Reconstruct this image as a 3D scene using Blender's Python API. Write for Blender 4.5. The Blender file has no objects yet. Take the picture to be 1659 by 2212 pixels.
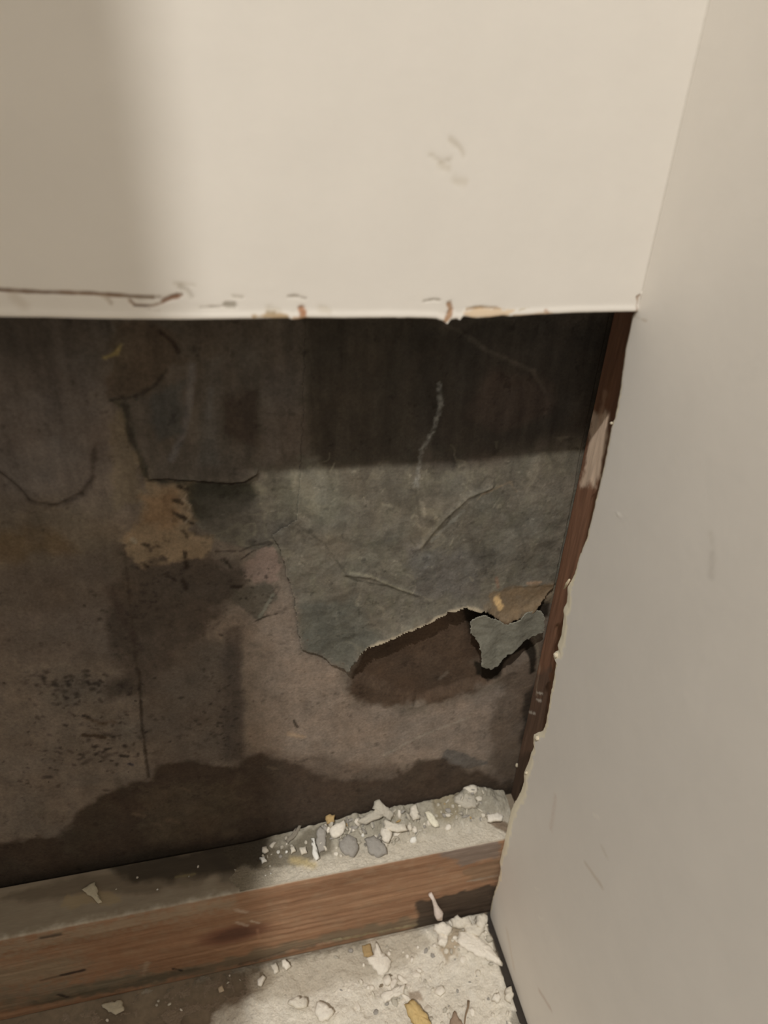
import bpy, bmesh, math, random
import numpy as np
from mathutils import Matrix, Vector, Euler

# ------------------------------------------------------------------ camera, world, light
CAMP = np.array([-0.152095, -0.226693, 0.507546]); FPX = 1445.1
YAW, PITCH, ROLL = 0.245841, 0.549085, 0.0424618
def cam_axes():
    cy, sy = math.cos(YAW), math.sin(YAW)
    fwd = np.array([sy*math.cos(PITCH), cy*math.cos(PITCH), -math.sin(PITCH)])
    right = np.array([cy, -sy, 0.0]); up = np.cross(right, fwd)
    return (math.cos(ROLL)*right + math.sin(ROLL)*up, -math.sin(ROLL)*right + math.cos(ROLL)*up, fwd)
AR, AU, AF = cam_axes()
SC = bpy.context.scene
cd = bpy.data.cameras.new('camera'); cam = bpy.data.objects.new('camera', cd)
SC.collection.objects.link(cam)
cd.sensor_fit = 'HORIZONTAL'; cd.sensor_width = 36; cd.lens = FPX/1659*36
cd.clip_start = 0.01
m = Matrix.Identity(4)
for i in range(3):
    m[i][0], m[i][1], m[i][2], m[i][3] = AR[i], AU[i], -AF[i], CAMP[i]
cam.matrix_world = m
cd.dof.use_dof = True; cd.dof.focus_distance = 0.36; cd.dof.aperture_fstop = 10
SC.camera = cam
W = bpy.data.worlds.new('world'); SC.world = W; W.use_nodes = True
W.node_tree.nodes['Background'].inputs[0].default_value = (1.0, 0.985, 0.955, 1)
W.node_tree.nodes['Background'].inputs[1].default_value = 0.56
LAMP = np.array([-0.70, -1.09, 2.38])
ld = bpy.data.lights.new('ceiling_bulb', 'POINT'); ld.energy = 182; ld.shadow_soft_size = 0.022
ld.color = (1.0, 0.985, 0.955)
lo = bpy.data.objects.new('ceiling_bulb', ld); lo.location = LAMP; SC.collection.objects.link(lo)
SC.view_settings.view_transform = 'Standard'; SC.view_settings.look = 'None'
SC.view_settings.exposure = -0.22; SC.view_settings.gamma = 1; SC.view_settings.use_curve_mapping = False

# ------------------------------------------------------------------ measures (metres)
YF = 0.0127            # back of the plasterboard = face of the framing
BK = 0.0466            # face of the old board at the back of the cavity
HP = 0.089             # height of the bottom plate
SX = 0.0185            # left face of the upright stud
def at(x, y, ax, v):
    """the point of the plane (coordinate ax = v) that the photo shows at x, y"""
    d = AF + AR*((x-829.5)/FPX) - AU*((y-1106)/FPX)
    return CAMP + d*((v-CAMP[ax])/d[ax])
def ats(pts, ax, v): return np.array([at(x, y, ax, v) for x, y in pts])

# ------------------------------------------------------------------ noise
def _h(i, j, s):
    n = (i.astype(np.int64)*374761393 + j.astype(np.int64)*668265263 + s*1274126177) & 0xffffffff
    n = ((n ^ (n >> 13))*1274126177) & 0xffffffff
    return ((n ^ (n >> 16)) & 0xffff)/65535.0
def vnoise(x, y, s=0):
    xi, yi = np.floor(x), np.floor(y); fx, fy = x-xi, y-yi
    fx = fx*fx*(3-2*fx); fy = fy*fy*(3-2*fy)
    a, b, c, d = _h(xi, yi, s), _h(xi+1, yi, s), _h(xi, yi+1, s), _h(xi+1, yi+1, s)
    return (a*(1-fx)+b*fx)*(1-fy) + (c*(1-fx)+d*fx)*fy
def fbm(x, y, size, s=0, oct=4, gain=.5):
    t = 0; a = 1; n = 0; k = 1/size
    for o in range(oct):
        t = t + a*vnoise(x*k+17.3*o, y*k+5.1*o, s+o*7); n += a; a *= gain; k *= 2.03
    return t/n*2-1
def lin(c):
    c = np.array(c, float)/255
    return np.where(c <= .04045, c/12.92, ((c+.055)/1.055)**2.4)
def sstep(a, b, x):
    t = np.clip((x-a)/(b-a), 0, 1); return t*t*(3-2*t)

# ------------------------------------------------------------------ painter: dirt, stains and wear of a surface, plus some painted shade
class Paint:
    def __init__(s, P, ax, v, gain=1.0, seed=0):
        s.P = P.reshape(-1, 3); s.ax = ax; s.v = v
        s.k = [i for i in range(3) if i != ax]
        s.a, s.b = s.P[:, s.k[0]], s.P[:, s.k[1]]
        s.C = np.zeros((len(s.P), 3)); s.g = gain; s.seed = seed
    def p2(s, pts): return ats(pts, s.ax, s.v)[:, s.k]
    def fill(s, c): s.C[:] = lin(c)*s.g
    def mix(s, m, c):
        m = np.clip(m, 0, 1)[:, None]; s.C[:] = s.C*(1-m) + lin(c)*s.g*m
    def mul(s, f): s.C *= np.asarray(f)[:, None]
    def sd_poly(s, q):
        a, b = s.a, s.b; d = np.full(len(a), 1e9); ins = np.zeros(len(a), bool)
        n = len(q)
        for i in range(n):
            x0, y0 = q[i]; x1, y1 = q[(i+1) % n]
            ex, ey = x1-x0, y1-y0; L = ex*ex+ey*ey+1e-15
            t = np.clip(((a-x0)*ex+(b-y0)*ey)/L, 0, 1)
            d = np.minimum(d, (a-x0-t*ex)**2+(b-y0-t*ey)**2)
            c = (y0 > b) != (y1 > b)
            if abs(ey) > 1e-12: ins ^= c & (a < ex*(b-y0)/ey+x0)
        return np.where(ins, -1, 1)*np.sqrt(d)
    def sd_line(s, q):
        d = np.full(len(s.a), 1e9)
        for i in range(len(q)-1):
            x0, y0 = q[i]; ex, ey = q[i+1][0]-x0, q[i+1][1]-y0; L = ex*ex+ey*ey+1e-15
            t = np.clip(((s.a-x0)*ex+(s.b-y0)*ey)/L, 0, 1)
            d = np.minimum(d, (s.a-x0-t*ex)**2+(s.b-y0-t*ey)**2)
        return np.sqrt(d)
    def region(s, pts, soft=2, wob=1.5, size=8, seed=1):
        d = s.sd_poly(s.p2(pts))*1000
        if wob: d = d + wob*fbm(s.a*1000, s.b*1000, size, seed+s.seed)*2
        return sstep(soft/2, -soft/2, d)
    def poly(s, pts, c, op=1, soft=2, wob=1.5, size=8, seed=1, brk=0, bsize=4):
        mk = s.region(pts, soft, wob, size, seed)*op
        if brk: mk = mk*np.clip(1-brk*(.5+.9*fbm(s.a*1000, s.b*1000, bsize, seed+50)), 0, 1)
        s.mix(mk, c)
    def line(s, pts, c, w=1, op=1, soft=None, wob=.3, size=3, seed=1, brk=0, bsize=4):
        soft = w*.7 if soft is None else soft
        q = s.p2(pts); mg = (w+soft+wob*2+1)/1000
        lo, hi = q.min(0)-mg, q.max(0)+mg
        sel = (s.a > lo[0]) & (s.a < hi[0]) & (s.b > lo[1]) & (s.b < hi[1])
        if not sel.any(): return
        A, B, C = s.a, s.b, s.C; s.a, s.b, s.C = A[sel], B[sel], C[sel]
        d = s.sd_line(q)*1000 + wob*fbm(s.a*1000, s.b*1000, size, seed)*2
        mk = sstep(w/2+soft/2, w/2-soft/2, d)*op
        if brk: mk = mk*np.clip(1-brk*(.5+.9*fbm(s.a*1000, s.b*1000, bsize, seed+50)), 0, 1)
        s.mix(mk, c); sub = s.C
        s.a, s.b, s.C = A, B, C; s.C[sel] = sub
    def spots(s, pts, c, r=1, op=1, wob=.5):
        for i, p in enumerate(pts):
            rr = p[2] if len(p) > 2 else r
            s.line([(p[0]-rr*1.2, p[1]-rr*.3), (p[0]+rr*1.2, p[1]+rr*.3)], c, rr*.26, op, rr*.25, wob, 1.5, 11+i)

# ------------------------------------------------------------------ mesh helpers
def props(o, label=None, cat=None, group=None, kind=None):
    if label: o['label'] = label
    if cat: o['category'] = cat
    if group: o['group'] = group
    if kind: o['kind'] = kind
    return o
def link(name, me, mat, parent=None):
    o = bpy.data.objects.new(name, me); SC.collection.objects.link(o)
    if mat: me.materials.append(mat)
    if parent: o.parent = parent
    return o
def grid(name, P, col, mat, parent=None, keep=None, flip=False, solid=0, smooth=True):
    n, mm = P.shape[:2]
    idx = np.arange(n*mm).reshape(n, mm)
    F = np.stack([idx[:-1, :-1], idx[1:, :-1], idx[1:, 1:], idx[:-1, 1:]], -1).reshape(-1, 4)
    if keep is not None:
        kq = (keep[:-1, :-1] & keep[1:, :-1] & keep[1:, 1:] & keep[:-1, 1:]).reshape(-1); F = F[kq]
    if flip: F = F[:, ::-1]
    V = P.reshape(-1, 3); C = col.reshape(-1, 3)
    used = np.unique(F); re = np.full(len(V), -1); re[used] = np.arange(len(used))
    V, C, F = V[used], C[used], re[F]
    me = bpy.data.meshes.new(name)
    me.vertices.add(len(V)); me.vertices.foreach_set('co', V.astype(np.float32).ravel())
    me.loops.add(F.size); me.loops.foreach_set('vertex_index', F.astype(np.int32).ravel())
    me.polygons.add(len(F)); me.polygons.foreach_set('loop_start', (np.arange(len(F))*4).astype(np.int32))
    me.polygons.foreach_set('loop_total', np.full(len(F), 4, np.int32))
    me.update(calc_edges=True)
    at_ = me.color_attributes.new('Tone', 'FLOAT_COLOR', 'POINT')
    at_.data.foreach_set('color', np.concatenate([C, np.ones((len(C), 1))], 1).astype(np.float32).ravel())
    if smooth: me.polygons.foreach_set('use_smooth', np.ones(len(F), bool))
    me.validate()
    o = link(name, me, mat, parent)
    if solid:
        sm = o.modifiers.new('thickness', 'SOLIDIFY'); sm.thickness = solid; sm.offset = -1
    return o
def material(name, color=None, rough=.85, spec=.25, nscale=300, namp=.15, bump=.3, bscale=400, bdist=.0005, stretch=(1, 1, 1), n2=None):
    mt = bpy.data.materials.new(name); mt.use_nodes = True; nt = mt.node_tree; N = nt.nodes; L = nt.links
    b = N['Principled BSDF']; b.inputs['Roughness'].default_value = rough
    b.inputs['Specular IOR Level'].default_value = spec
    tc = N.new('ShaderNodeTexCoord'); mp = N.new('ShaderNodeMapping'); mp.inputs['Scale'].default_value = stretch
    L.new(tc.outputs['Object'], mp.inputs[0])
    if color is None:
        a = N.new('ShaderNodeAttribute'); a.attribute_name = 'Tone'; src = a.outputs['Color']
    else:
        a = N.new('ShaderNodeRGB'); a.outputs[0].default_value = (*lin(color), 1); src = a.outputs[0]
    last = src
    for sc, am in [(nscale, namp)] + ([n2] if n2 else []):
        nz = N.new('ShaderNodeTexNoise'); nz.inputs['Scale'].default_value = sc; nz.inputs['Detail'].default_value = 5
        nz.inputs['Roughness'].default_value = .6
        L.new(mp.outputs[0], nz.inputs['Vector'])
        mr = N.new('ShaderNodeMapRange'); mr.inputs[1].default_value = .3; mr.inputs[2].default_value = .7
        mr.inputs[3].default_value = 1-am; mr.inputs[4].default_value = 1+am
        L.new(nz.outputs['Fac'], mr.inputs[0])
        mx = N.new('ShaderNodeVectorMath'); mx.operation = 'SCALE'
        L.new(last, mx.inputs[0]); L.new(mr.outputs[0], mx.inputs['Scale']); last = mx.outputs[0]
    L.new(last, b.inputs['Base Color'])
    if bump:
        nb = N.new('ShaderNodeTexNoise'); nb.inputs['Scale'].default_value = bscale; nb.inputs['Detail'].default_value = 4
        L.new(mp.outputs[0], nb.inputs['Vector'])
        bp = N.new('ShaderNodeBump'); bp.inputs['Strength'].default_value = bump; bp.inputs['Distance'].default_value = bdist
        L.new(nb.outputs['Fac'], bp.inputs['Height']); L.new(bp.outputs[0], b.inputs['Normal'])
    return mt
def space(segs):
    out = []
    for a, b, st in segs:
        n = max(1, int(round((b-a)/st))); out += list(np.linspace(a, b, n, endpoint=False))
    return np.array(out+[segs[-1][1]])
def noise1(x, size, s=0): return fbm(np.asarray(x), np.zeros_like(x)+.5, size, s, 4, .6)

M_PAINT = material('painted_plasterboard', rough=.55, spec=.3, nscale=40, namp=.02, bump=.12, bscale=260, bdist=.0006)
M_OLD = material('old_board', rough=.92, spec=.12, nscale=700, namp=.16, bump=.5, bscale=520, bdist=.0006, n2=(90, .10))
M_PAPER = material('grey_facing', rough=.9, spec=.15, nscale=800, namp=.13, bump=.5, bscale=420, bdist=.0006, n2=(120, .10))
M_WOOD = material('rough_pine', rough=.8, spec=.2, nscale=220, namp=.09, bump=.3, bscale=300, bdist=.0005, stretch=(.15, 1, 1), n2=(900, .05))
M_STUD = material('stud_pine', rough=.8, spec=.2, nscale=260, namp=.16, bump=.4, bscale=300, bdist=.0005, stretch=(1, 1, .1))
M_DUST = material('plaster_dust', rough=.95, spec=.1, nscale=900, namp=.12, bump=.8, bscale=700, bdist=.001, n2=(160, .06))
M_FLOOR = material('floor_screed', rough=.9, spec=.15, nscale=200, namp=.15, bump=.4, bscale=300)

# ------------------------------------------------------------------ wall_back: painted plasterboard cut off above the cavity
cutpx = [(-260, 676), (0, 684), (100, 685), (210, 688), (400, 690), (560, 688), (622, 687), (631, 690.5), (645, 689), (660, 686), (740, 687), (900, 686), (940, 688), (955, 692), (966, 700), (973, 690), (985, 688), (993, 691), (1000, 683), (1012, 685), (1030, 687), (1060, 685), (1085, 681), (1100, 683.5), (1130, 681), (1180, 678), (1250, 675), (1320, 673.5), (1366, 673)]
cq = ats(cutpx, 1, 0.0)
cx_ = np.concatenate([[-1.0], cq[:, 0], [0.001]]); cz_ = np.concatenate([[cq[0, 2]], cq[:, 2], [cq[-1, 2]]])
xs = space([(-1.0, -.30, .02), (-.30, 0.0, .00045)])
cut = np.interp(xs, cx_, cz_) + .00018*noise1(xs*1000, 2.5, 3)*np.clip((xs+.125)/.03, .25, 1)*np.where(xs > -.035, .4, 1)
ts = space([(0, .02, .00045), (.02, .09, .0009), (.09, 1.95, .06)])
X, T = np.meshgrid(xs, ts, indexing='ij'); Z = cut[:, None] + T*(2.4-cut[:, None])/1.95
P = np.stack([X, np.zeros_like(X), Z], -1)
pt = Paint(P, 1, 0.0, 1.0, 1)
WALLC = (230, 223, 212)
pt.fill(WALLC)
BR = (120, 92, 70)
pt.line([(-60, 622), (0, 627), (90, 632), (200, 634), (262, 639), (330, 643)], BR, .95, .95, .7, .18, 3, 3)
pt.line([(130, 631), (262, 640)], (140, 110, 84), .7, .8, .6, .15)
pt.line([(30, 641), (50, 660)], (190, 175, 155), 3, .35, 3)
pt.line([(225, 640), (240, 655)], (170, 150, 125), 1, .5, 1)
pt.line([(262, 640), (300, 645), (345, 642)], (150, 135, 115), .8, .6, .8)
pt.line([(280, 650), (292, 660), (330, 661), (350, 655), (372, 642), (392, 638)], (150, 120, 95), .9, .85, .8, .2)
pt.line([(290, 661), (330, 661)], (90, 70, 55), .5, .8, .4)
pt.line([(352, 651), (370, 643), (382, 641)], (130, 90, 62), 1.5, .8, 1)
pt.line([(320, 668), (345, 671)], (165, 150, 132), .5, .6)
pt.line([(388, 620), (404, 626), (414, 640)], (160, 148, 128), 1.2, .5, 1.6)
pt.line([(376, 612), (420, 616)], (185, 172, 150), .8, .4, 1)
pt.line([(432, 664), (475, 663), (488, 656)], (165, 155, 140), .6, .6, .7)
pt.line([(486, 659), (505, 659)], (135, 125, 105), 1.6, .7, 1.4)
pt.line([(504, 640), (522, 642)], (170, 160, 142), 1, .6, 1.2)
pt.line([(622, 641), (640, 640), (660, 645)], (150, 138, 120), .6, .7, .6)
pt.line([(548, 684), (580, 681), (618, 685)], (185, 158, 120), 1.6, .9, 1, .6)
pt.line([(578, 674), (592, 675)], (165, 145, 115), 1.2, .75, 1)
pt.line([(650, 668), (655, 676), (652, 688)], (165, 112, 72), 2.0, .9, 1.4, .4)
pt.line([(636, 688), (664, 688)], (200, 165, 130), 1.4, .8, 1)
pt.line([(916, 651), (935, 647), (950, 648)], (150, 140, 122), .7, .8, .7)
pt.line([(970, 656), (974, 668), (970, 682), (962, 692)], (165, 125, 88), 1.5, .9, 1, .4)
pt.poly([(1000, 675), (1030, 664), (1075, 665), (1110, 672), (1095, 684), (1020, 688), (1002, 684)], (218, 192, 158), .85, 1, .5, 2)
pt.line([(1008, 668), (1040, 664), (1090, 667)], (175, 145, 108), .5, .8, .5)
pt.line([(1120, 671), (1142, 664)], (190, 175, 140), .5, .7, .5)
pt.line([(1110, 681), (1150, 680), (1190, 676)], (205, 180, 150), 1.1, .8, .8)
pt.line([(1178, 671), (1184, 675)], (185, 150, 120), 1.4, .7, .8)
pt.line([(1384, 636), (1377, 642), (1378, 652), (1374, 660), (1376, 668), (1370, 676)], (150, 120, 92), .55, .8, .5, .3)
pt.line([(926, 332), (950, 346)], (196, 184, 164), .8, .5, .8)
pt.line([(950, 350), (975, 344)], (178, 165, 145), 1.1, .6, 1)
pt.line([(970, 300), (990, 315), (1002, 333)], (192, 180, 160), 1.2, .5, 1.2)
pt.spots([(993, 392), (960, 360), (590, 668), (700, 668)], (205, 194, 175), 8, .5)
pt.mul(1+.012*fbm(pt.a*1000, pt.b*1000, 30, 9))
# bright chamfered lip pushed up by the knife along the cut, and real hollows in the gashes
dark = pt.C.mean(1)/lin(WALLC).mean()
T2 = T*(2.4-cut[:, None])/1.95
P[..., 1] += -.00035*np.exp(-((T2-.0008)/.0012)**2) + .0006*(1-np.clip(dark.reshape(X.shape), 0, 1))*(T2 > .003)
wb = grid('wall_back', P, pt.C, M_PAINT, solid=.0124)
props(wb, kind='structure')

# ------------------------------------------------------------------ wall_right: painted plasterboard with a broken edge next to the cavity
edpx = [(1382, 640), (1376, 668), (1366, 684), (1360, 715), (1350, 760), (1338, 850), (1328, 900), (1320, 925), (1308, 985), (1296, 1040), (1282, 1100), (1267, 1160), (1250, 1205), (1240, 1240), (1224, 1268), (1222, 1300), (1214, 1318), (1216, 1330), (1210, 1370), (1202, 1395), (1204, 1404), (1194, 1412), (1194, 1422), (1201, 1430), (1196, 1460), (1188, 1500), (1184, 1530), (1178, 1560), (1172, 1578), (1152, 1586), (1150, 1605), (1152, 1612), (1144, 1630), (1138, 1652), (1130, 1668), (1129, 1690), (1122, 1712), (1112, 1730), (1104, 1745), (1094, 1765), (1086, 1775), (1078, 1810), (1076, 1845), (1080, 1875), (1075, 1905), (1068, 1925), (1060, 1955), (1057, 1985)]
eq = ats(edpx, 0, 0.0)
ez, ey = eq[::-1, 2], eq[::-1, 1]
zs = space([(0.0022, .47, .0006), (.47, .60, .01), (.60, 2.4, .1)])
edge = np.interp(zs, ez, ey)
ew = np.clip((.445-zs)/.02, 0, 1)
edge = np.where(zs > .447, YF-.0002, edge) + ew*.00055*noise1(zs*1000, 2.6, 8)
edge = np.minimum(edge, YF-.0003)
us = np.concatenate([np.linspace(0, .004, 9), np.linspace(.005, .2, 120), np.linspace(.25, 1.6, 12)])
U, Zr = np.meshgrid(us, zs, indexing='ij')
Y = edge[None, :] - U*(1.6+edge[None, :])/1.6
P = np.stack([np.zeros_like(Y), Y, Zr], -1)
# crumbled gypsum chamfer at the edge
cz = [at(x, y, 0, 0.0)[2] for x, y in [(1238, 1235), (1222, 1275), (1205, 1400), (1196, 1440), (1152, 1590), (1130, 1680), (1080, 1800), (1070, 1920)]][::-1]
cham = np.clip(np.interp(zs, cz, [.2, .9, .9, .45, .12, .9, .7, .05])+.35*noise1(zs*1000, 7, 21), 0, 1)*ew
P[..., 0] += (cham[None, :]*.0005+.0002*ew[None, :])*np.clip(1-U/(.0014+.0034*cham[None, :]), 0, 1)**1.2
pr = Paint(P, 0, 0.0, 1.0, 2); pr.fill(WALLC)
em = np.clip(1-U/(.0006+.0072*cham[None, :]*(1+.3*fbm(U*1000, Zr*1000, 3, 6))), 0, 1)
pr.mix(sstep(.0, .22, em).ravel()*np.repeat(ew[None, :], len(us), 0).ravel(), (250, 240, 214))
pr.line([(1540, 1195), (1536, 1245)], (170, 160, 145), 2.0, .35, 3)
pr.line([(1535, 1150), (1540, 1180)], (190, 180, 162), 1.6, .25, 2)
pr.line([(1265, 1865), (1300, 1915)], (185, 165, 138), 2, .4, 3)
pr.line([(1300, 1830), (1310, 1850)], (190, 175, 150), 2, .25, 3)
pr.line([(1200, 1720), (1190, 1790)], (195, 165, 145), 2.4, .3, 3.5)
pr.line([(1165, 2140), (1190, 2180)], (178, 150, 128), 2.4, .4, 3)
pr.line([(1095, 2010), (1110, 2090)], (205, 185, 160), 3.5, .35, 5)
pr.spots([(1287, 1762), (1170, 1985), (1160, 1920), (1335, 1112)], (243, 236, 222), 4, .6)
pr.line([(1372, 682), (1395, 694)], (190, 172, 148), .6, .6, .6)
pr.mul(1+.012*fbm(pr.a*1000, pr.b*1000, 30, 9))
# paint nibs standing off the wall
for (x, y, r, h) in [(1590, 215, .0016, .0008), (1585, 262, .0014, .0006), (1336, 1112, .0008, .0003), (1287, 1762, .0009, .00015)]:
    c = at(x, y, 0, 0.0); d2 = (P[..., 1]-c[1])**2+(P[..., 2]-c[2])**2
    P[..., 0] -= h*np.exp(-d2/r**2)
wr = grid('wall_right', P, pr.C, M_PAINT, solid=.0160)
props(wr, kind='structure')

# ------------------------------------------------------------------ floor
xs = space([(-1.0, -.42, .05), (-.42, 0.02, .002)]); ys = space([(-1.6, -.2, .05), (-.2, BK+.01, .002)])
X, Yg = np.meshgrid(xs, ys, indexing='ij'); P = np.stack([X, Yg, .0002*fbm(X*1000, Yg*1000, 12, 4)-.0002], -1)
pf = Paint(P, 2, 0.0, 1.0, 3); pf.fill((112, 98, 82))
pf.mix(.5+.5*fbm(pf.a*1000, pf.b*1000, 22, 31), (150, 134, 112))
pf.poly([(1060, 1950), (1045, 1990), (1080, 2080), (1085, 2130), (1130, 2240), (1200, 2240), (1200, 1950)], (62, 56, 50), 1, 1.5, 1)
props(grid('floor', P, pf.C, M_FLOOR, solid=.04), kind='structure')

# ------------------------------------------------------------------ unseen wall added behind the viewer's left shoulder, its edge shades the left side
ye = -0.27; xe = -0.165 + (LAMP[0]+.165)*((ye-.1)/LAMP[1])
me = bpy.data.meshes.new('shade_wall'); bm = bmesh.new()
g = bmesh.ops.create_cube(bm, size=1)
for v in bm.verts: v.co = Vector(((-1.0+xe)/2+v.co.x*(xe+1.0), ye-.05+v.co.y*.1, 1.2+v.co.z*2.4))
bmesh.ops.bevel(bm, geom=[e for e in bm.edges], offset=.002, segments=2, affect='EDGES')
bm.to_mesh(me); bm.free()
M_WF = material('shade_wall_paint', color=WALLC, rough=.6, nscale=40, namp=.02, bump=.1)
props(link('shade_wall', me, M_WF), kind='structure')

# ------------------------------------------------------------------ the old board at the back of the cavity
xs = space([(-1.0, -.42, .03), (-.42, .052, .0007)]); zs = space([(.0, .075, .01), (.075, .455, .0007), (.455, .60, .02)])
X, Z = np.meshgrid(xs, zs, indexing='ij')
G = 1.08
def paint_board(P, seed=5, paper=False):
    q = Paint(P, 1, BK, G, seed); A, B = q.a*1000, q.b*1000
    DARKW = (66, 55, 44)
    q.fill((122, 108, 93))
    q.mix(.35+.5*fbm(A, B, 35, 61), (104, 93, 80)); q.mix(.6*fbm(A, B, 14, 62), (92, 84, 70))
    q.mix(.5*fbm(A*2.2, B*.6, 16, 63), (136, 120, 104))
    # upper left: cooler stained paper
    q.poly([(-300, 600), (260, 600), (240, 760), (250, 900), (280, 1000), (200, 1080), (60, 1100), (-300, 1180)], (98, 88, 79), .8, 20, 4, 20, 1)
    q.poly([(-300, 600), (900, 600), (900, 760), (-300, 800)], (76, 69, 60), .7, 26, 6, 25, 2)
    q.poly([(-200, 1080), (200, 1090), (330, 1200), (250, 1300), (-200, 1330)], (96, 84, 66), .5, 16, 5, 12, 3)
    q.poly([(-200, 1160), (120, 1150), (190, 1200), (-200, 1230)], (104, 82, 50), .45, 10, 3, 9, 4)
    q.poly([(-200, 1230), (230, 1200), (270, 1300), (260, 1430), (-200, 1420)], (90, 79, 70), .5, 14, 4, 12, 5)
    # centre left wet zone
    q.poly([(250, 1180), (420, 1140), (520, 1250), (480, 1330), (400, 1400), (330, 1490), (240, 1500), (230, 1300)], (72, 62, 52), .85, 12, 5, 12, 6)
    q.poly([(300, 1380), (525, 1330), (530, 1640), (420, 1660), (320, 1690), (300, 1500)], (88, 77, 66), .6, 10, 3, 12, 7)
    # grey paper facing (upper right) ------------------------------------------------
    grey = [(250, 560), (1500, 560), (1420, 1300), (1160, 1305), (1100, 1345), (1050, 1318), (985, 1308), (905, 1342), (830, 1385), (776, 1402), (748, 1440), (700, 1420), (650, 1402), (634, 1300), (612, 1200), (560, 1190), (480, 1170), (420, 1130), (398, 1060), (320, 1040), (300, 960), (262, 900), (240, 800)]
    q.poly(grey, (106, 98, 84), 1, 1.2, 1, 5, 8)
    gm = q.region(grey, 3, 1, 5, 8)
    q.mix(gm*(.5*fbm(A, B, 9, 71)), (124, 119, 102)); q.mix(gm*(.5*fbm(A, B, 26, 72)), (84, 78, 66))
    q.mix(gm*(.45*fbm(A*1.4, B*.7, 6, 73)), (118, 112, 90))
    # upper part of the facing: brown with drips, the cut wall's shade painted in
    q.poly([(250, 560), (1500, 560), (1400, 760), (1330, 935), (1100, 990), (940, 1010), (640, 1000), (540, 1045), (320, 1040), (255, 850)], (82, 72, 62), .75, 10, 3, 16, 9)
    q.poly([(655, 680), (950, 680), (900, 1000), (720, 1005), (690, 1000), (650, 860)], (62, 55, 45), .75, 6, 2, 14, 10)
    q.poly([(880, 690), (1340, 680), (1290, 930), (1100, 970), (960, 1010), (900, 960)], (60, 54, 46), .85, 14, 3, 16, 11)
    q.poly([(480, 860), (560, 840), (560, 960), (490, 965)], (66, 54, 44), .7, 5, 2, 9, 12)
    q.poly([(440, 780), (480, 770), (470, 1000), (430, 1000)], (92, 88, 80), .4, 5, 1, 9, 12)
    q.poly([(575, 780), (640, 740), (655, 980), (570, 1010)], (96, 86, 76), .6, 5, 2, 9, 13)
    q.line([(415, 790), (408, 880), (395, 940), (370, 990)], (112, 106, 100), 2.5, .6, 3)
    q.line([(455, 840), (450, 900)], (108, 104, 98), 2, .4, 3)
    q.poly([(330, 850), (405, 820), (390, 930), (340, 960)], (76, 74, 68), .8, 5, 2, 7, 14)
    q.poly([(1060, 800), (1200, 830), (1190, 900), (1080, 930), (1010, 900)], (84, 70, 60), .5, 8, 2, 9, 14)
    q.line([(965, 700), (1060, 760), (1150, 800), (1180, 850)], (98, 88, 76), 1.4, .5, 2, .6)
    q.line([(905, 770), (830, 900)], (72, 62, 52), 3, .4, 5, 1)
    # olive / dark corner under the lip
    q.poly([(255, 870), (275, 950), (300, 1000), (310, 1080), (250, 1100), (235, 950)], (118, 104, 82), .6, 4, 1.5, 5, 15)
    q.line([(262, 890), (275, 955), (305, 1010), (322, 1035)], (128, 112, 86), 2.2, .5, 2.5, .8, 3, 3, .5)
    q.poly([(240, 690), (370, 700), (390, 780), (320, 850), (235, 860)], (84, 70, 55), .7, 4, 2, 8, 16)
    q.line([(228, 772), (250, 764), (262, 745)], (146, 128, 82), 1.6, .8, 1.2, .4)
    q.line([(345, 715), (372, 738), (385, 760)], (52, 42, 34), 1.6, .8, 1.6)
    q.line([(238, 866), (290, 856), (330, 838), (360, 800)], (52, 46, 38), 1.3, .8, 1.6, .5)
    q.line([(240, 866), (272, 880), (280, 940), (308, 1000), (314, 1030)], (54, 50, 40), 2.2, .75, 2.4, .8)
    # crumbly patch below the lip
    q.poly([(320, 1040), (405, 1045), (412, 1100), (420, 1160), (470, 1150), (440, 1200), (300, 1220), (270, 1170), (300, 1120)], (138, 118, 92), .85, 5, 2.5, 5, 17)
    q.poly([(310, 1070), (380, 1060), (380, 1140), (310, 1130)], (132, 102, 72), .6, 6, 2, 6, 18)
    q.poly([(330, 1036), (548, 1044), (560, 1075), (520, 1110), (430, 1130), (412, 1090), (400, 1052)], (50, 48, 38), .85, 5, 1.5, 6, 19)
    q.poly([(440, 1080), (640, 1070), (640, 1180), (560, 1190), (430, 1140)], (88, 82, 72), .7, 9, 2, 8, 20)
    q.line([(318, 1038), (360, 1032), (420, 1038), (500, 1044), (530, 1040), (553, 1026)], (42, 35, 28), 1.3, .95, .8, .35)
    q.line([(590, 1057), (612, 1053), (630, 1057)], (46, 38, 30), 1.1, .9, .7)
    q.line([(410, 1160), (436, 1165)], (160, 136, 108), 2, .7, 1.6)
    for s_ in [[(385, 1050), (404, 1056)], [(375, 1080), (392, 1086)], [(376, 1108), (392, 1116)], [(400, 1120), (412, 1130)], [(398, 1148), (404, 1158)], [(312, 1178), (318, 1179)], [(338, 1180), (344, 1182)], [(400, 1195), (402, 1225)], [(355, 1240), (376, 1252)], [(394, 1250), (402, 1272)], [(306, 1216), (318, 1224)], [(500, 1268), (520, 1266)], [(484, 1208), (500, 1226)]]:
        q.line(s_, (48, 40, 32), 1.8, .85, 1.8, .7, 2)
    q.line([(402, 1068), (396, 1080), (412, 1092), (404, 1106), (416, 1112), (402, 1128)], (150, 134, 112), .9, .7, .8, .4, 2)
    q.line([(286, 1165), (292, 1172)], (150, 142, 122), 2, .6, 2)
    q.line([(465, 1190), (520, 1190), (545, 1178), (590, 1170)], (60, 52, 44), 1, .7, 1, .5)
    q.line([(520, 1208), (545, 1190), (590, 1174)], (50, 42, 36), .8, .8, .8, .4)
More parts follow.
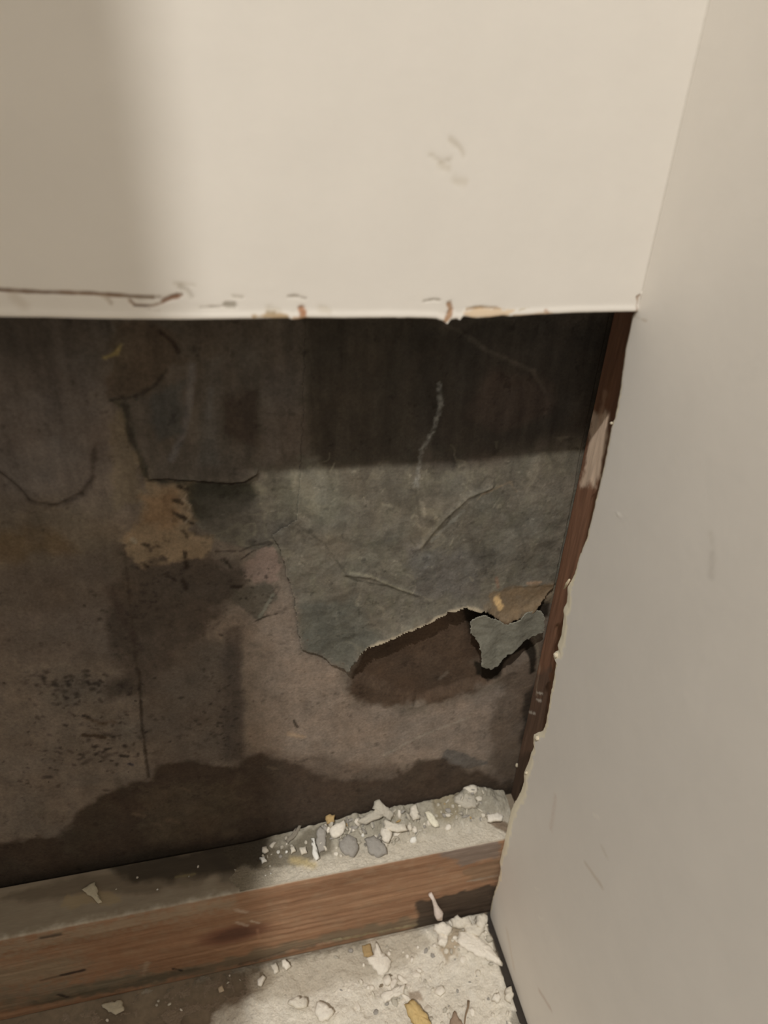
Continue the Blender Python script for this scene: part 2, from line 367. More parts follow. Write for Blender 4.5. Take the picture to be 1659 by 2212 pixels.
    # pinkish peeled patches
    q.poly([(530, 1215), (560, 1190), (592, 1180), (606, 1215), (596, 1255), (560, 1262), (530, 1250)], (134, 114, 100), .9, 2.5, 1.5, 4, 21)
    q.poly([(515, 1290), (590, 1300), (600, 1270), (622, 1275), (634, 1340), (640, 1400), (745, 1445), (740, 1480), (760, 1520), (900, 1540), (1100, 1480), (1150, 1400), (1160, 1560), (1050, 1640), (900, 1650), (720, 1680), (530, 1620), (515, 1400), (430, 1380)], (134, 118, 102), .8, 9, 3, 8, 22)
    q.poly([(500, 1270), (590, 1262), (600, 1290), (560, 1340), (500, 1300)], (84, 78, 66), .8, 4, 2, 5, 23)
    q.line([(548, 1342), (575, 1330), (600, 1325)], (52, 44, 34), .9, .8, .8)
    q.line([(560, 1332), (580, 1300), (590, 1285)], (126, 122, 106), 1.4, .7, 1.2)
    q.poly([(486, 1360), (520, 1350), (528, 1640), (480, 1650)], (74, 65, 57), .6, 5, 1, 10, 24)
    # dark bare patch under the torn edge
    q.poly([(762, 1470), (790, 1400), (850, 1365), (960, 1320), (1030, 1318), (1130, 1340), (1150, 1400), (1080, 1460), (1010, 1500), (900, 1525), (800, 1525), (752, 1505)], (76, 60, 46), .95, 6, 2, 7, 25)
    q.poly([(1010, 1440), (1180, 1380), (1180, 1720), (1060, 1660), (1060, 1560), (1090, 1480)], (92, 78, 64), .75, 8, 2, 8, 26)
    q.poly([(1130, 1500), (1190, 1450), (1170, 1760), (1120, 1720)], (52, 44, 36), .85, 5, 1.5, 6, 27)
    q.poly([(1030, 1440), (1048, 1444), (1072, 1440), (1096, 1412), (1130, 1390), (1150, 1385), (1158, 1402), (1156, 1450), (1146, 1455), (1140, 1410), (1110, 1425), (1080, 1462), (1055, 1475), (1034, 1468)], (34, 28, 20), .95, 2, .6, 4, 38)  # shadow under the flap's lower edge, painted into the board
    q.poly([(1000, 1306), (1040, 1310), (1090, 1338), (1140, 1312), (1190, 1296), (1186, 1330), (1150, 1350), (1100, 1362), (1060, 1350), (1030, 1350), (1020, 1380), (1012, 1350)], (36, 30, 22), .9, 3, .6, 4, 39)  # shade in the gap above the flap, painted dark
    q.line([(1160, 1385), (1163, 1420), (1160, 1460)], (124, 112, 92), 1.2, .6, 1.2)
    # dark folds in the flat paper, light rubs
    q.line([(905, 1178), (960, 1112), (1010, 1070), (1060, 1050)], (134, 126, 108), 1.1, .6, 1, .5, 3, 1, .5)
    q.line([(1020, 1090), (1040, 1066), (1100, 1040), (1115, 1060)], (150, 128, 100), 1.1, .55, 1, .6, 3, 1, .6)
    q.line([(930, 1165), (1000, 1100)], (134, 130, 116), 1.8, .5, 1.4, .5)
    q.line([(948, 830), (950, 880), (935, 930), (912, 970), (903, 1010), (898, 1050)], (150, 146, 134), 2.2, .75, 1.5, .6, 2, 2, .9, 1.8)
    q.line([(905, 1080), (915, 1110)], (152, 142, 122), 2.2, .6, 1.5, .6, 2, 2, .5)
    q.line([(925, 1190), (918, 1220)], (142, 138, 124), 1.6, .6, 1.5, .6, 2, 2, .8, 1.5)
    q.line([(640, 1130), (700, 1170), (745, 1235), (770, 1248)], (78, 72, 60), 1, .6, 1, .5)
    q.line([(755, 1232), (800, 1240), (850, 1262), (905, 1280)], (140, 132, 108), 1.1, .6, .8, .4)
    q.line([(745, 1240), (770, 1250), (840, 1262), (900, 1280)], (66, 60, 48), .8, .7, .8)
    q.poly([(640, 1300), (760, 1290), (830, 1380), (776, 1400), (748, 1440), (660, 1400)], (88, 87, 77), .7, 7, 2, 8, 28)
    q.poly([(870, 1170), (1040, 1190), (1040, 1280), (900, 1290)], (98, 92, 86), .5, 9, 2, 8, 29)
    q.poly([(1000, 1130), (1060, 1180), (1060, 1220), (1020, 1215)], (66, 60, 50), .5, 5, 1, 5, 29)
    q.poly([(575, 1050), (700, 1010), (760, 1080), (700, 1130), (600, 1110)], (124, 118, 98), .5, 10, 3, 6, 30)
    q.poly([(640, 985), (690, 980), (715, 1085), (690, 1100)], (128, 122, 106), .5, 5, 2, 6, 30)
    for (x, y, l) in [(1300, 80, 0)]: pass
    rr = random.Random(3)
    for i in range(46):
        x = rr.uniform(640, 1230); y = rr.uniform(1000, 1280); a = rr.uniform(-.9, 1.2); l = rr.uniform(6, 24)
        q.line([(x, y), (x+l*math.cos(a), y-l*math.sin(a))], (142, 134, 112) if rr.random() < .6 else (74, 68, 56), rr.uniform(.4, 1), .45, .8, .4)
    # torn edge region, tan core
    q.poly([(1040, 1300), (1080, 1275), (1195, 1255), (1200, 1300), (1150, 1312), (1100, 1340), (1060, 1325)], (120, 104, 82), .8, 3, 1.5, 4, 31, .4)
    q.line([(1072, 1285), (1078, 1306)], (190, 160, 115), 3.2, .8, 2.4, .8)
    q.line([(1070, 1245), (1074, 1265)], (128, 98, 78), 1.8, .6, 1.6)
    q.line([(1138, 1256), (1164, 1254)], (166, 136, 108), 2.2, .75, 1.6, .5)
    q.line([(1110, 1265), (1150, 1264), (1198, 1262)], (58, 50, 38), 1.0, .8, 1)
    # scratch low right
    q.line([(830, 1632), (905, 1592), (1012, 1550)], (150, 138, 120), 2.0, .6, 2.2, .5, 4, 1, .3)
    q.line([(905, 1650), (930, 1643)], (140, 126, 108), 1, .5, 1)
    q.spots([(640, 1588)], (165, 140, 112), 12, .7)
    q.line([(634, 1555), (642, 1570)], (52, 44, 34), 1.4, .8, 1)
    q.line([(955, 1478), (970, 1465)], (118, 104, 88), 2.4, .5, 2, .6)
    q.poly([(955, 1640), (965, 1618), (1010, 1630), (1060, 1650), (1000, 1660)], (94, 88, 80), .8, 2, 1, 4, 32)
    # damp along the bottom
    damp = [(-300, 1850), (0, 1822), (120, 1808), (150, 1780), (175, 1745), (240, 1705), (320, 1680), (345, 1655), (400, 1640), (440, 1642), (500, 1655), (560, 1632), (640, 1650), (720, 1684), (800, 1690), (855, 1675), (860, 1655), (870, 1672), (905, 1640), (960, 1640), (1010, 1664), (1070, 1680), (1130, 1700), (1200, 1720), (1200, 2100), (-300, 2100)]
    q.poly(damp, (66, 54, 43), .95, 6, 2.5, 9, 33)
    q.mix(q.region(damp, 4, 2, 9, 33)*(.5*fbm(A, B, 18, 75)), (78, 72, 58))
    q.poly([(520, 1620), (860, 1650), (1100, 1670), (1100, 1760), (520, 1760)], (76, 62, 50), .5, 14, 3, 9, 36)
    q.poly([(300, 1700), (520, 1690), (520, 1800), (300, 1830)], (90, 78, 62), .55, 10, 4, 6, 37, .5)
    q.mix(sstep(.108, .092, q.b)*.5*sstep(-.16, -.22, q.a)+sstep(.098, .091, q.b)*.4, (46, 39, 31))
    q.spots([(400, 1705, 8), (372, 1774, 10), (335, 1780, 8), (300, 1760, 9), (590, 1660, 8)], (104, 88, 70), 8, .5)
    # left bubble with a crack round its foot
    q.line([(-40, 1000), (10, 1022), (40, 1050), (66, 1082), (100, 1092), (140, 1085), (175, 1066), (200, 1030), (205, 960)], (62, 52, 44), 1.8, .75, 2.4, .6)
    q.poly([(30, 960), (180, 940), (185, 1030), (140, 1075), (70, 1070), (30, 1030)], (112, 102, 92), .5, 12, 2, 10, 34)
    q.line([(268, 1180), (300, 1480), (320, 1680)], (62, 52, 42), 1.2, .55, 1.6, .5)
    q.line([(300, 1450), (305, 1570), (322, 1680)], (56, 46, 36), 1.1, .6, 1.4, .4)
    q.line([(240, 1270), (265, 1330), (300, 1400)], (66, 54, 46), 3.4, .6, 5, 1.5)
    # mould specks
    rr = random.Random(11)
    def cloud(n, cx, cy, sx, sy, r0, r1, c=(54, 46, 40)):
        for i in range(n):
            x, y, r = rr.gauss(cx, sx), rr.gauss(cy, sy), rr.uniform(r0, r1)
            q.line([(x, y), (x+r*rr.uniform(.2, 1.5), y+r*rr.uniform(-.9, .9))], c, r*.34, rr.uniform(.35, .85), r*.32, .35, 1.6, i)
    cloud(60, 190, 1560, 70, 70, 2, 6); cloud(26, 120, 1480, 40, 18, 3, 7); cloud(18, 215, 1480, 30, 14, 3, 8)
    cloud(22, 205, 1620, 45, 25, 3, 7); cloud(22, 245, 1580, 40, 30, 2, 5); cloud(40, 130, 1650, 70, 40, 1, 4)
    cloud(36, 480, 1560, 30, 45, 2, 6); cloud(26, 340, 1240, 40, 40, 2, 5); cloud(30, 560, 1290, 40, 40, 1, 4)
    cloud(60, 700, 1500, 180, 70, 1, 3, (92, 76, 62)); cloud(40, 320, 1350, 120, 80, 2, 5, (60, 52, 44))
    q.line([(185, 1550), (215, 1562), (240, 1560)], (80, 62, 44), 3, .6, 3, 1); q.line([(180, 1588), (225, 1592)], (62, 48, 34), 2.2, .8, 1.6, .8)
    q.line([(180, 1548), (210, 1556)], (46, 40, 34), 2.2, .85, 1.6, .9); q.line([(228, 1618), (240, 1616)], (46, 40, 34), 2, .85, 1.4)
    q.line([(262, 1632), (275, 1634)], (46, 40, 34), 2.4, .85, 1.4); q.line([(280, 1650), (286, 1652)], (46, 44, 50), 2, .8, 1.4); q.line([(96, 1678), (108, 1678)], (50, 44, 42), 3, .7, 2.4)
    q.mul(1+.20*fbm(A, B, 3.2, 91, 4, .75)+.14*fbm(A, B, 11, 93, 4, .6)+.08*fbm(A*3, B*.7, 9, 92))
    q.mul(1+.30*fbm(A, B*.13, 5, 101, 4, .6)*sstep(.30, .36, q.b)+.10*fbm(A, B*.2, 6, 102))
    q.mix(gm*sstep(.90, .99, 1-np.abs(fbm(A, B, 15, 103, 3, .5)))*.22*sstep(-.1, .3, fbm(A, B, 20, 105))*(q.b < .37), (150, 140, 116))
    q.mix(gm*sstep(.86, .98, 1-np.abs(fbm(A, B, 22, 104, 3, .5)))*.30*(q.b < .37), (70, 65, 54))
    hu = .05*fbm(A, B, 16, 95); q.C *= np.stack([.965+hu, 1+0*hu, 1.07-hu], -1)
    lt = fbm(A, B, 4.5, 97, 4, .7); q.mul(1+.45*sstep(.38, .7, lt)*gm*(q.b < .36)); q.mul(1-.30*sstep(.30, .6, fbm(A, B, 5.5, 98, 4, .7)))
    return q
D = np.full(X.shape, BK); P = np.stack([X, D, Z], -1)
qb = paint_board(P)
A, B = X*1000, Z*1000
def shp(pts, soft, wob=1, size=6, seed=1, inst=qb): return inst.region(pts, soft, wob, size, seed).reshape(X.shape)
def lnd(pts, inst=qb):
    return inst.sd_line(inst.p2(pts)).reshape(X.shape)*1000
D = D - .0006*fbm(A, B, 40, 41) - .00018*fbm(A, B, 5, 42)
D -= .0022*shp([(-10, 900), (150, 880), (205, 960), (195, 1040), (140, 1090), (60, 1085), (0, 1020)], 14)   # bubble
D += .0012*np.exp(-(lnd([(0, 1022), (40, 1050), (66, 1082), (120, 1092), (175, 1066)])/.9)**2)
lip = lnd([(320, 1030), (360, 1028), (420, 1034), (500, 1040), (530, 1036), (556, 1022)])
lipm = shp([(300, 900), (570, 900), (556, 1022), (530, 1037), (500, 1041), (420, 1035), (320, 1031)], .7, .2)
D -= .0022*np.exp(-lip/6.0)*lipm   # brown paper lifting towards its lower lip
D += .0045*shp([(770, 1465), (800, 1395), (900, 1345), (1000, 1302), (1170, 1300), (1180, 1400), (1060, 1470), (900, 1520)], 7)   # hollow behind the tear
D -= .0004*shp([(515, 1300), (630, 1290), (640, 1400), (745, 1445), (720, 1640), (530, 1640)], 6, 1)
D += .0008*np.exp(-(lnd([(300, 1450), (305, 1570), (322, 1680)])/.6)**2)
fl_ = sstep(SX, SX-.006, X)*sstep(HP, HP+.004, Z); D = BK+(D-BK)*fl_
P = np.stack([X, D, Z], -1)
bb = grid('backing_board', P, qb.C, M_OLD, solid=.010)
props(bb, 'damp mould-stained old board at the back of the opening, behind the cut wall', 'wallboard')

# grey paper facing, a thin skin standing off the board, torn along its foot
gp = [(640, 1120), (650, 990), (652, 860), (664, 560), (1460, 560), (1290, 925), (1290, 1200), (1240, 1290), (1198, 1262), (1160, 1300), (1140, 1318), (1108, 1328), (1088, 1344), (1060, 1322), (1040, 1312), (1000, 1300), (960, 1312), (905, 1340), (875, 1352), (830, 1372), (790, 1386), (776, 1402), (748, 1440), (715, 1432), (690, 1412), (650, 1402), (640, 1340), (634, 1290), (615, 1230), (605, 1190), (585, 1150)]
xs2 = space([(-.17, SX-.0012, .0005)]); zs2 = space([(.215, .480, .0006)])
X2, Z2 = np.meshgrid(xs2, zs2, indexing='ij'); P2 = np.stack([X2, np.full(X2.shape, BK), Z2], -1)
qp = paint_board(P2)
foot = [(748, 1440), (776, 1402), (790, 1386), (830, 1372), (875, 1352), (905, 1340), (960, 1312), (1000, 1300), (1040, 1312)]
qp.line([(x+2, y-1) for x, y in foot[1:]], (168, 154, 130), 1.7, .85, 1.0, .3, 3, 2, .2)
qp.line([(700, 1422), (640, 1404), (634, 1300), (620, 1250)], (138, 130, 106), 1.0, .5, 1.4, .8, 3, 4, .6)
qp.poly([(1060, 1270), (1130, 1262), (1240, 1250), (1240, 1330), (1130, 1345), (1085, 1350), (1050, 1325)], (118, 98, 74), .8, 3, 2, 5, 6, .5)
qp.line([(1108, 1330), (1150, 1306), (1190, 1284)], (140, 124, 100), 1.4, .6, 1.4, .6, 3, 3, .4)
qp.line([(1072, 1288), (1078, 1308)], (200, 168, 120), 3.2, .85, 2.4, .8)
qp.spots([(822, 1388)], (190, 182, 168), 4, .9)
sd = qp.sd_poly(qp.p2(gp)).reshape(X2.shape)*1000 + .5*fbm(X2*1000, Z2*1000, 3, 5)*2
A2, B2 = X2*1000, Z2*1000
up = sstep(.362, .325, Z2)         # merges into the board towards the top
lf = sstep(60, 0, 0*A2)
ef = np.exp(-np.abs(np.minimum(sd, 0))/9.0)
fd = qp.sd_line(qp.p2(foot)).reshape(X2.shape)*1000
wr_ = .0009*fbm(A2, B2, 14, 45)+.0004*np.abs(fbm(A2*1.3, B2, 7, 46))
D2 = BK - .0006*fbm(A2, B2, 40, 41) - .00018*fbm(A2, B2, 5, 42) - .00014 - .0016*up - wr_*up*np.clip(-sd/3, 0, 1) - .0030*np.exp(-fd/5.0) - .0016*np.exp(-(fd/1.3)**2)
D2 -= .0008*np.exp(-(qp.sd_line(qp.p2([(745, 1236), (800, 1242), (850, 1262), (905, 1282)])).reshape(X2.shape)*1000/1.2)**2)
D2 -= .0009*np.exp(-(qp.sd_line(qp.p2([(905, 1178), (960, 1112), (1010, 1070), (1060, 1050)])).reshape(X2.shape)*1000/1.4)**2)
rt = np.exp(-(qp.sd_line(qp.p2([(1060, 1330), (1090, 1335), (1150, 1308), (1190, 1290)])).reshape(X2.shape)*1000/4)**2)
D2 -= rt*(.003+.0012*fbm(A2, B2, 3, 47))
P2 = np.stack([X2, D2, Z2], -1)
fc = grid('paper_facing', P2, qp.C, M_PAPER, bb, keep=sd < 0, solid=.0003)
fc['label'] = 'grey-green paper facing, torn along its foot'

# the loose grey flap hanging in front of the hollow
FD = BK-.0060
fl = [(1016, 1345), (1030, 1336), (1050, 1330), (1075, 1338), (1095, 1350), (1120, 1336), (1140, 1322), (1160, 1318), (1178, 1326), (1176, 1362), (1150, 1378), (1120, 1398), (1095, 1415), (1075, 1436), (1060, 1444), (1035, 1436), (1036, 1404), (1026, 1382), (1014, 1368)]
q2 = ats(fl, 1, FD); xa = space([(q2[:, 0].min()-.002, q2[:, 0].max()+.002, .0004)]); za = space([(q2[:, 2].min()-.002, q2[:, 2].max()+.002, .0004)])
X3, Z3 = np.meshgrid(xa, za, indexing='ij'); P3 = np.stack([X3, np.full(X3.shape, FD), Z3], -1)
qf = Paint(P3, 1, FD, G, 9); qf.fill((112, 109, 97)); A3, B3 = X3*1000, Z3*1000
qf.mix(.5*fbm(qf.a*1000, qf.b*1000, 5, 3), (94, 90, 78)); qf.mix(.5*fbm(qf.a*1000, qf.b*1000, 3, 4), (130, 127, 114))
sd3 = qf.sd_poly(qf.p2(fl)).reshape(X3.shape)*1000+.6*fbm(A3, B3, 2.2, 5)*2+.4
qf.mix(sstep(-1.0, -.1, sd3).ravel()*.5, (150, 146, 132))
zt, zb = q2[:, 2].max(), q2[:, 2].min(); v = np.clip((Z3-zb)/(zt-zb), 0, 1)
D3 = FD + .0006*v - .0020*(1-v)**1.5 - .0012*fbm(A3, B3, 12, 6) + .0006*np.sin((A3-A3.min())*.35)
P3 = np.stack([X3, D3, Z3], -1)
ff = grid('paper_flap', P3, qf.C, M_PAPER, bb, keep=sd3 < 0, solid=.0006)
ff['label'] = 'loose grey paper flap hanging from the tear'


# ------------------------------------------------------------------ wall_stud at the right end of the opening

prof = [(.0560, YF), (SX+.0012, YF), (SX+.0004, YF+.0004), (SX, YF+.0013)] + [(SX, y) for y in np.linspace(YF+.002, BK-.0016, 46)] + [(SX+.0006, BK-.0010), (.0560, BK-.0010), (.0560, YF)]
zs = space([(HP, .10, .0008), (.10, .46, .0010), (.46, 2.4, .1)])
U = np.array(prof); P = np.zeros((len(U), len(zs), 3))
P[..., 0] = U[:, 0][:, None]; P[..., 1] = U[:, 1][:, None]; P[..., 2] = zs[None, :]
qs = Paint(P, 0, SX, 1.25, 12); A, B = qs.a*1000, qs.b*1000
qs.fill((124, 92, 72)); qs.mix(.5+.6*fbm(A*1.0, B*.06, 3, 3), (104, 74, 57)); qs.mix(.4*fbm(A, B*.2, 7, 5), (140, 102, 76))
qs.poly([(1280, 900), (1320, 890), (1300, 1040), (1255, 1050)], (206, 184, 162), .85, 4, 2, 5, 3)
qs.line([(1308, 850), (1296, 905)], (170, 138, 114), 3, .6, 4, 1)
qs.poly([(1100, 1480), (1190, 1440), (1170, 1700), (1060, 1790), (1060, 1650)], (84, 68, 56), .8, 5, 2, 5, 4)
qs.poly([(1070, 1640), (1150, 1620), (1120, 1740), (1060, 1790)], (62, 50, 40), .7, 5, 2, 5, 4)
qs.line([(1166, 1365), (1160, 1400), (1166, 1440), (1158, 1500)], (142, 124, 104), 1.6, .7, 2, .8, 3, 3, .6)
qs.spots([(1166, 1497), (1164, 1512), (1150, 1540), (1110, 1648)], (168, 160, 148), 5, .8)
qs.mul(1+.12*fbm(A*2, B*.15, 1.6, 92))
P[..., 0] += (.0003*fbm(P[..., 1]*1000, P[..., 2]*120, 2, 5))*(U[:, 0][:, None] < SX+.0002)
st = grid('wall_stud', P, qs.C, M_STUD, flip=True)
props(st, 'reddish-brown upright timber stud at the right side of the cavity', 'stud')

# ------------------------------------------------------------------ bottom_plate
py_ = [(y, HP) for y in np.linspace(BK-.0012, YF+.0022, 70)] + [(YF+.0012, HP-.0003), (YF+.0005, HP-.0009), (YF+.0001, HP-.0018)] + [(YF, z) for z in np.linspace(HP-.0026, .0006, 150)]
py_ = [(BK-.0012, .0004)] + py_ + [(YF+.001, .0003), (BK-.0012, .0003)]
U = np.array(py_); xs = space([(-1.0, -.36, .02), (-.36, .0300, .00075)])
P = np.zeros((len(U), len(xs), 3)); P[..., 0] = xs[None, :]; P[..., 1] = U[:, 0][:, None]; P[..., 2] = U[:, 1][:, None]
top = (P[..., 2] > HP-.0005).ravel()
qt = Paint(P, 2, HP, .95, 21); A, B = qt.a*1000, qt.b*1000
qt.fill((150, 136, 116)); qt.mix(.5*fbm(A*.3, B, 6, 4), (124, 108, 88)); qt.mix(.5*fbm(A, B, 12, 5), (168, 155, 134))
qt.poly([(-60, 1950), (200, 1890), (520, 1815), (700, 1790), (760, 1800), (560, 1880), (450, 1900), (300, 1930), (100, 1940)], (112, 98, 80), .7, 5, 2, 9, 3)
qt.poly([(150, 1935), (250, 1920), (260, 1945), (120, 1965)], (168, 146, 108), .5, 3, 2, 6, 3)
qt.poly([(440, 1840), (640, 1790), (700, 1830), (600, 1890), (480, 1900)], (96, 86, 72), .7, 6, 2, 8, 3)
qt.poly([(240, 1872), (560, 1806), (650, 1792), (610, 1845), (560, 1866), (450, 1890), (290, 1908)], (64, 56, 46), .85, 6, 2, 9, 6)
qt.line([(380, 1895), (420, 1888)], (150, 136, 96), 1.4, .5, 1.6)
qt.line([(-20, 2046), (300, 1984), (620, 1912), (900, 1850), (1075, 1812)], (214, 203, 184), 7, .7, 9, 2)
qfz = Paint(P, 1, YF, .95, 22); A, B = qfz.a*1000, qfz.b*1000
qfz.fill((166, 130, 102))
kx, kz = qfz.p2([(505, 2018)])[0]*1000
rad = np.sqrt(((A-kx)/30)**2+((B-kz)/14)**2); warp = 5.5*np.exp(-rad*.9)*np.sign(B-kz+.01)
gb = B+warp+1.6*fbm(A*.25, B, 14, 8)
gr = fbm(A*.045, gb, 3.0, 6, 4, .6)
qfz.mix(.5+.55*gr, (130, 94, 68)); qfz.mix(.7*fbm(A*.06, gb, 8, 7), (178, 140, 108)); qfz.mix(.25*fbm(A*.05+9, gb, 1.6, 9), (140, 98, 72))
qfz.mix(.5*fbm(A, B, 7, 17), (164, 140, 114))
qfz.mix(sstep(1.3, .7, rad*1.35)*.75, (120, 80, 62)); qfz.mix(sstep(1.1, .4, rad*1.7)*.85, (96, 66, 52))
qfz.line([(455, 2050), (505, 2056), (560, 2030), (556, 2008)], (176, 134, 104), 1.6, .5, 2)
# dusty top band, mouldy foot, grey right end
qfz.line([(-40, 2060), (200, 2010), (480, 1952)], (158, 144, 122), 12, .6, 14, 4)
qfz.line([(-40, 2120), (120, 2092)], (148, 134, 112), 30, .7, 30, 6)
qfz.line([(-60, 2160), (200, 2130), (300, 2105)], (132, 122, 104), 14, .6, 14, 5)
qfz.line([(90, 2026), (130, 2018)], (74, 62, 52), 2.6, .8, 2.4)
qfz.line([(90, 2118), (180, 2095)], (88, 66, 50), 2.2, .6, 3); qfz.line([(135, 2106), (180, 2096)], (58, 46, 42), 2.6, .85, 2)
qfz.line([(-60, 2190), (130, 2150), (330, 2112), (520, 2075), (640, 2040), (800, 2010), (950, 1985)], (112, 104, 86), 13, .7, 8, 3.5, 8)
qfz.line([(80, 2165), (280, 2130), (420, 2094)], (86, 80, 66), 7, .6, 6, 2)
qfz.line([(520, 2086), (620, 2056), (735, 2028)], (92, 80, 64), 3.0, .75, 2.4, 1)
qfz.line([(700, 2035), (860, 2005), (940, 1990)], (170, 158, 122), 2, .6, 2.4, .8)
qfz.spots([(384, 2095, 7), (136, 2150, 8)], (44, 38, 34), 7, .9)
qfz.line([(318, 2080), (310, 2106)], (176, 156, 132), 2.6, .55, 2.4, 1); qfz.spots([(520, 1968, 10), (522, 1996, 9), (550, 1992, 7)], (196, 176, 156), 8, .55)
qfz.poly([(940, 1840), (1080, 1808), (1080, 1850), (1000, 1870)], (128, 116, 106), .8, 4, 2, 6, 3)
qfz.poly([(1000, 1880), (1085, 1850), (1085, 1900), (1020, 1905)], (132, 110, 88), .6, 4, 2, 6, 3)
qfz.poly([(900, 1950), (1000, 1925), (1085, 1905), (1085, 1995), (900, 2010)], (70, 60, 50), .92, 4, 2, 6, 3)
qfz.line([(1010, 1905), (1080, 1890)], (160, 150, 134), 1.4, .5, 1.4, .5)
qfz.poly([(560, 2150), (760, 2070), (-60, 2230), (-60, 2280)], (130, 118, 98), .4, 6, 2)
C = np.where(top[:, None], qt.C, qfz.C)
P[..., 1] -= (.0005*fbm(P[..., 0]*60, P[..., 2]*1000, 3, 5)+.0004*fbm(P[..., 0]*1000, P[..., 2]*1000, 9, 6))*((P[..., 2] < HP-.001) & (P[..., 2] > .001))
ck = qfz.sd_line(qfz.p2([(520, 2086), (620, 2056), (735, 2028)])).reshape(P.shape[:2])*1000
P[..., 1] += .0020*np.exp(-(ck/1.1)**2)*((P[..., 2] < HP-.01) & (P[..., 1] < YF+.01))
ed = np.exp(-((P[..., 2]-HP)/.004)**2)*np.exp(-((P[..., 1]-YF)/.004)**2)
P[..., 2] -= ed*.0009*np.abs(noise1(xs*1000, 9, 31))[None, :]
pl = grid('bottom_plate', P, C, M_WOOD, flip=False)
props(pl, 'brown timber bottom plate lying along the floor, with a knot in its front', 'timber plate')

# ------------------------------------------------------------------ heap of fine plaster on the plate, and the drift on the floor
def ramp(x, pts): return np.interp(x, [p[0] for p in pts], [p[1] for p in pts])
def heap(x, y):
    """height of the plaster lying on the plate"""
    t = (y-YF)/(BK-YF)
    hgt = ramp(x, [(-.36, 0), (-.165, .0), (-.140, .003), (-.115, .007), (-.085, .010), (-.055, .009), (-.035, .010), (-.015, .015), (0.0, .010), (.012, .006)])
    sh = sstep(.28, .95, t+.10*fbm(x*1000, y*1000, 14, 3))
    film = .0004+.0004*fbm(x*1000, y*1000, 6, 8)
    return hgt*sh*(1+.35*fbm(x*1000, y*1000, 6, 5)) + film*sstep(-.185, -.15, x) + .0007*np.clip(fbm(x*1000, y*1000, 2.0, 6), 0, 1)*sstep(-.2, -.14, x)
xs = space([(-.30, .0122, .0006)]); ys = space([(YF+.0010, BK-.0016, .0006)])
X, Yg = np.meshgrid(xs, ys, indexing='ij'); H = heap(X, Yg)
edge0 = (X < -.16)
P = np.stack([X, Yg, HP+H], -1)
qd = Paint(P, 2, HP, .95, 31); A, B = qd.a*1000, qd.b*1000; tt = (qd.b-YF)/(BK-YF)
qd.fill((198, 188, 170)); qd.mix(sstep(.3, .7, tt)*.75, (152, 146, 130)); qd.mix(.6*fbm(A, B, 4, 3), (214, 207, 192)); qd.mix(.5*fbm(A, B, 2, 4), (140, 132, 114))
qd.poly([(540, 1870), (600, 1830), (720, 1790), (720, 1850), (620, 1880)], (112, 104, 88), .8, 4, 2)
qd.poly([(925, 1735), (985, 1720), (990, 1775), (935, 1790)], (150, 138, 112), .7, 4, 2)
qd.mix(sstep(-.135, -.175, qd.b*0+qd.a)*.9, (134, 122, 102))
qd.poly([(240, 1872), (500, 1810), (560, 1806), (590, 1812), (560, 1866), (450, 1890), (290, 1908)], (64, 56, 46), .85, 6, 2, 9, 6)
qd.mix(sstep(.42, .12, tt)*sstep(-.17, -.13, qd.a)*.6, (218, 207, 188))
qd.spots([(655, 1865, 18)], (196, 176, 128), 10, .7)
qd.poly([(1052, 1780), (1080, 1768), (1098, 1785), (1094, 1802), (1070, 1792)], (124, 104, 84), .85, 2, 1)
kp = X > -.178+.010*fbm(X*0, Yg*1000, 7, 19)
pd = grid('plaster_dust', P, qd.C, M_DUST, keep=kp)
props(pd, 'pale plaster dust and fine rubble heaped on the timber bottom plate', 'dust', kind='stuff')

def drift(x, y):
    a, b = x*1000, y*1000
    h = .0011 + .0009*fbm(a, b, 16, 3) + .0010*np.clip(fbm(a, b, 6, 4), -.2, 1) + .0006*np.clip(fbm(a, b, 2.6, 5), -.3, 1)
    c = np.hypot((x+.012)/.035, (y-.006)/.022); h = h + .0055*np.exp(-c*c)
    h = h + .0016*np.clip(fbm(a, b, 9, 14), 0, 1)*sstep(.0, -.03, y)
    return h
BARE = [(-400, 2300), (-100, 2215), (180, 2150), (340, 2130), (480, 2090), (560, 2085), (600, 2110), (560, 2140), (470, 2190), (420, 2260), (380, 2400)]
xs = space([(-.42, -.0028, .0008)]); ys = space([(-.20, -.075, .003), (-.075, YF-.0004, .0007)])
X, Yg = np.meshgrid(xs, ys, indexing='ij')
qe = Paint(np.stack([X, Yg, X*0], -1), 2, 0.0, .95, 41); A, B = qe.a*1000, qe.b*1000
bare = qe.region(BARE, 8, 3, 12, 3).reshape(X.shape)
gapm = qe.region([(1085, 2075), (1094, 2082), (1112, 2150), (1105, 2150), (1086, 2110), (1072, 2075)], 2, .6).reshape(X.shape)
wg = sstep(-.0028, -.0060, X+.0014*fbm(X*0, Yg*1000, 7, 2))
H = drift(X, Yg)*(1-.85*bare)*wg*(1-gapm) - .0006*gapm
H *= sstep(YF-.0004, YF-.003, Yg)*.8+.2
qe.fill((224, 215, 198)); qe.mix(.4*fbm(A, B, 20, 3), (196, 184, 164)); qe.mix(.6*fbm(A, B, 5, 4), (234, 228, 214)); qe.mix(.35*fbm(A, B, 2.2, 5), (180, 170, 150))
qe.mix(bare.ravel()*.85, (128, 108, 86))
qe.poly([(540, 2100), (700, 2050), (900, 1995), (940, 2040), (860, 2090), (700, 2140), (560, 2160)], (178, 166, 146), .7, 8, 3, 9, 4)
qe.line([(-60, 2225), (200, 2165), (560, 2085), (780, 2035)], (108, 100, 84), 6, .6, 6, 2)
qe.line([(230, 2160), (330, 2135)], (180, 170, 150), 4, .5, 3, 2)
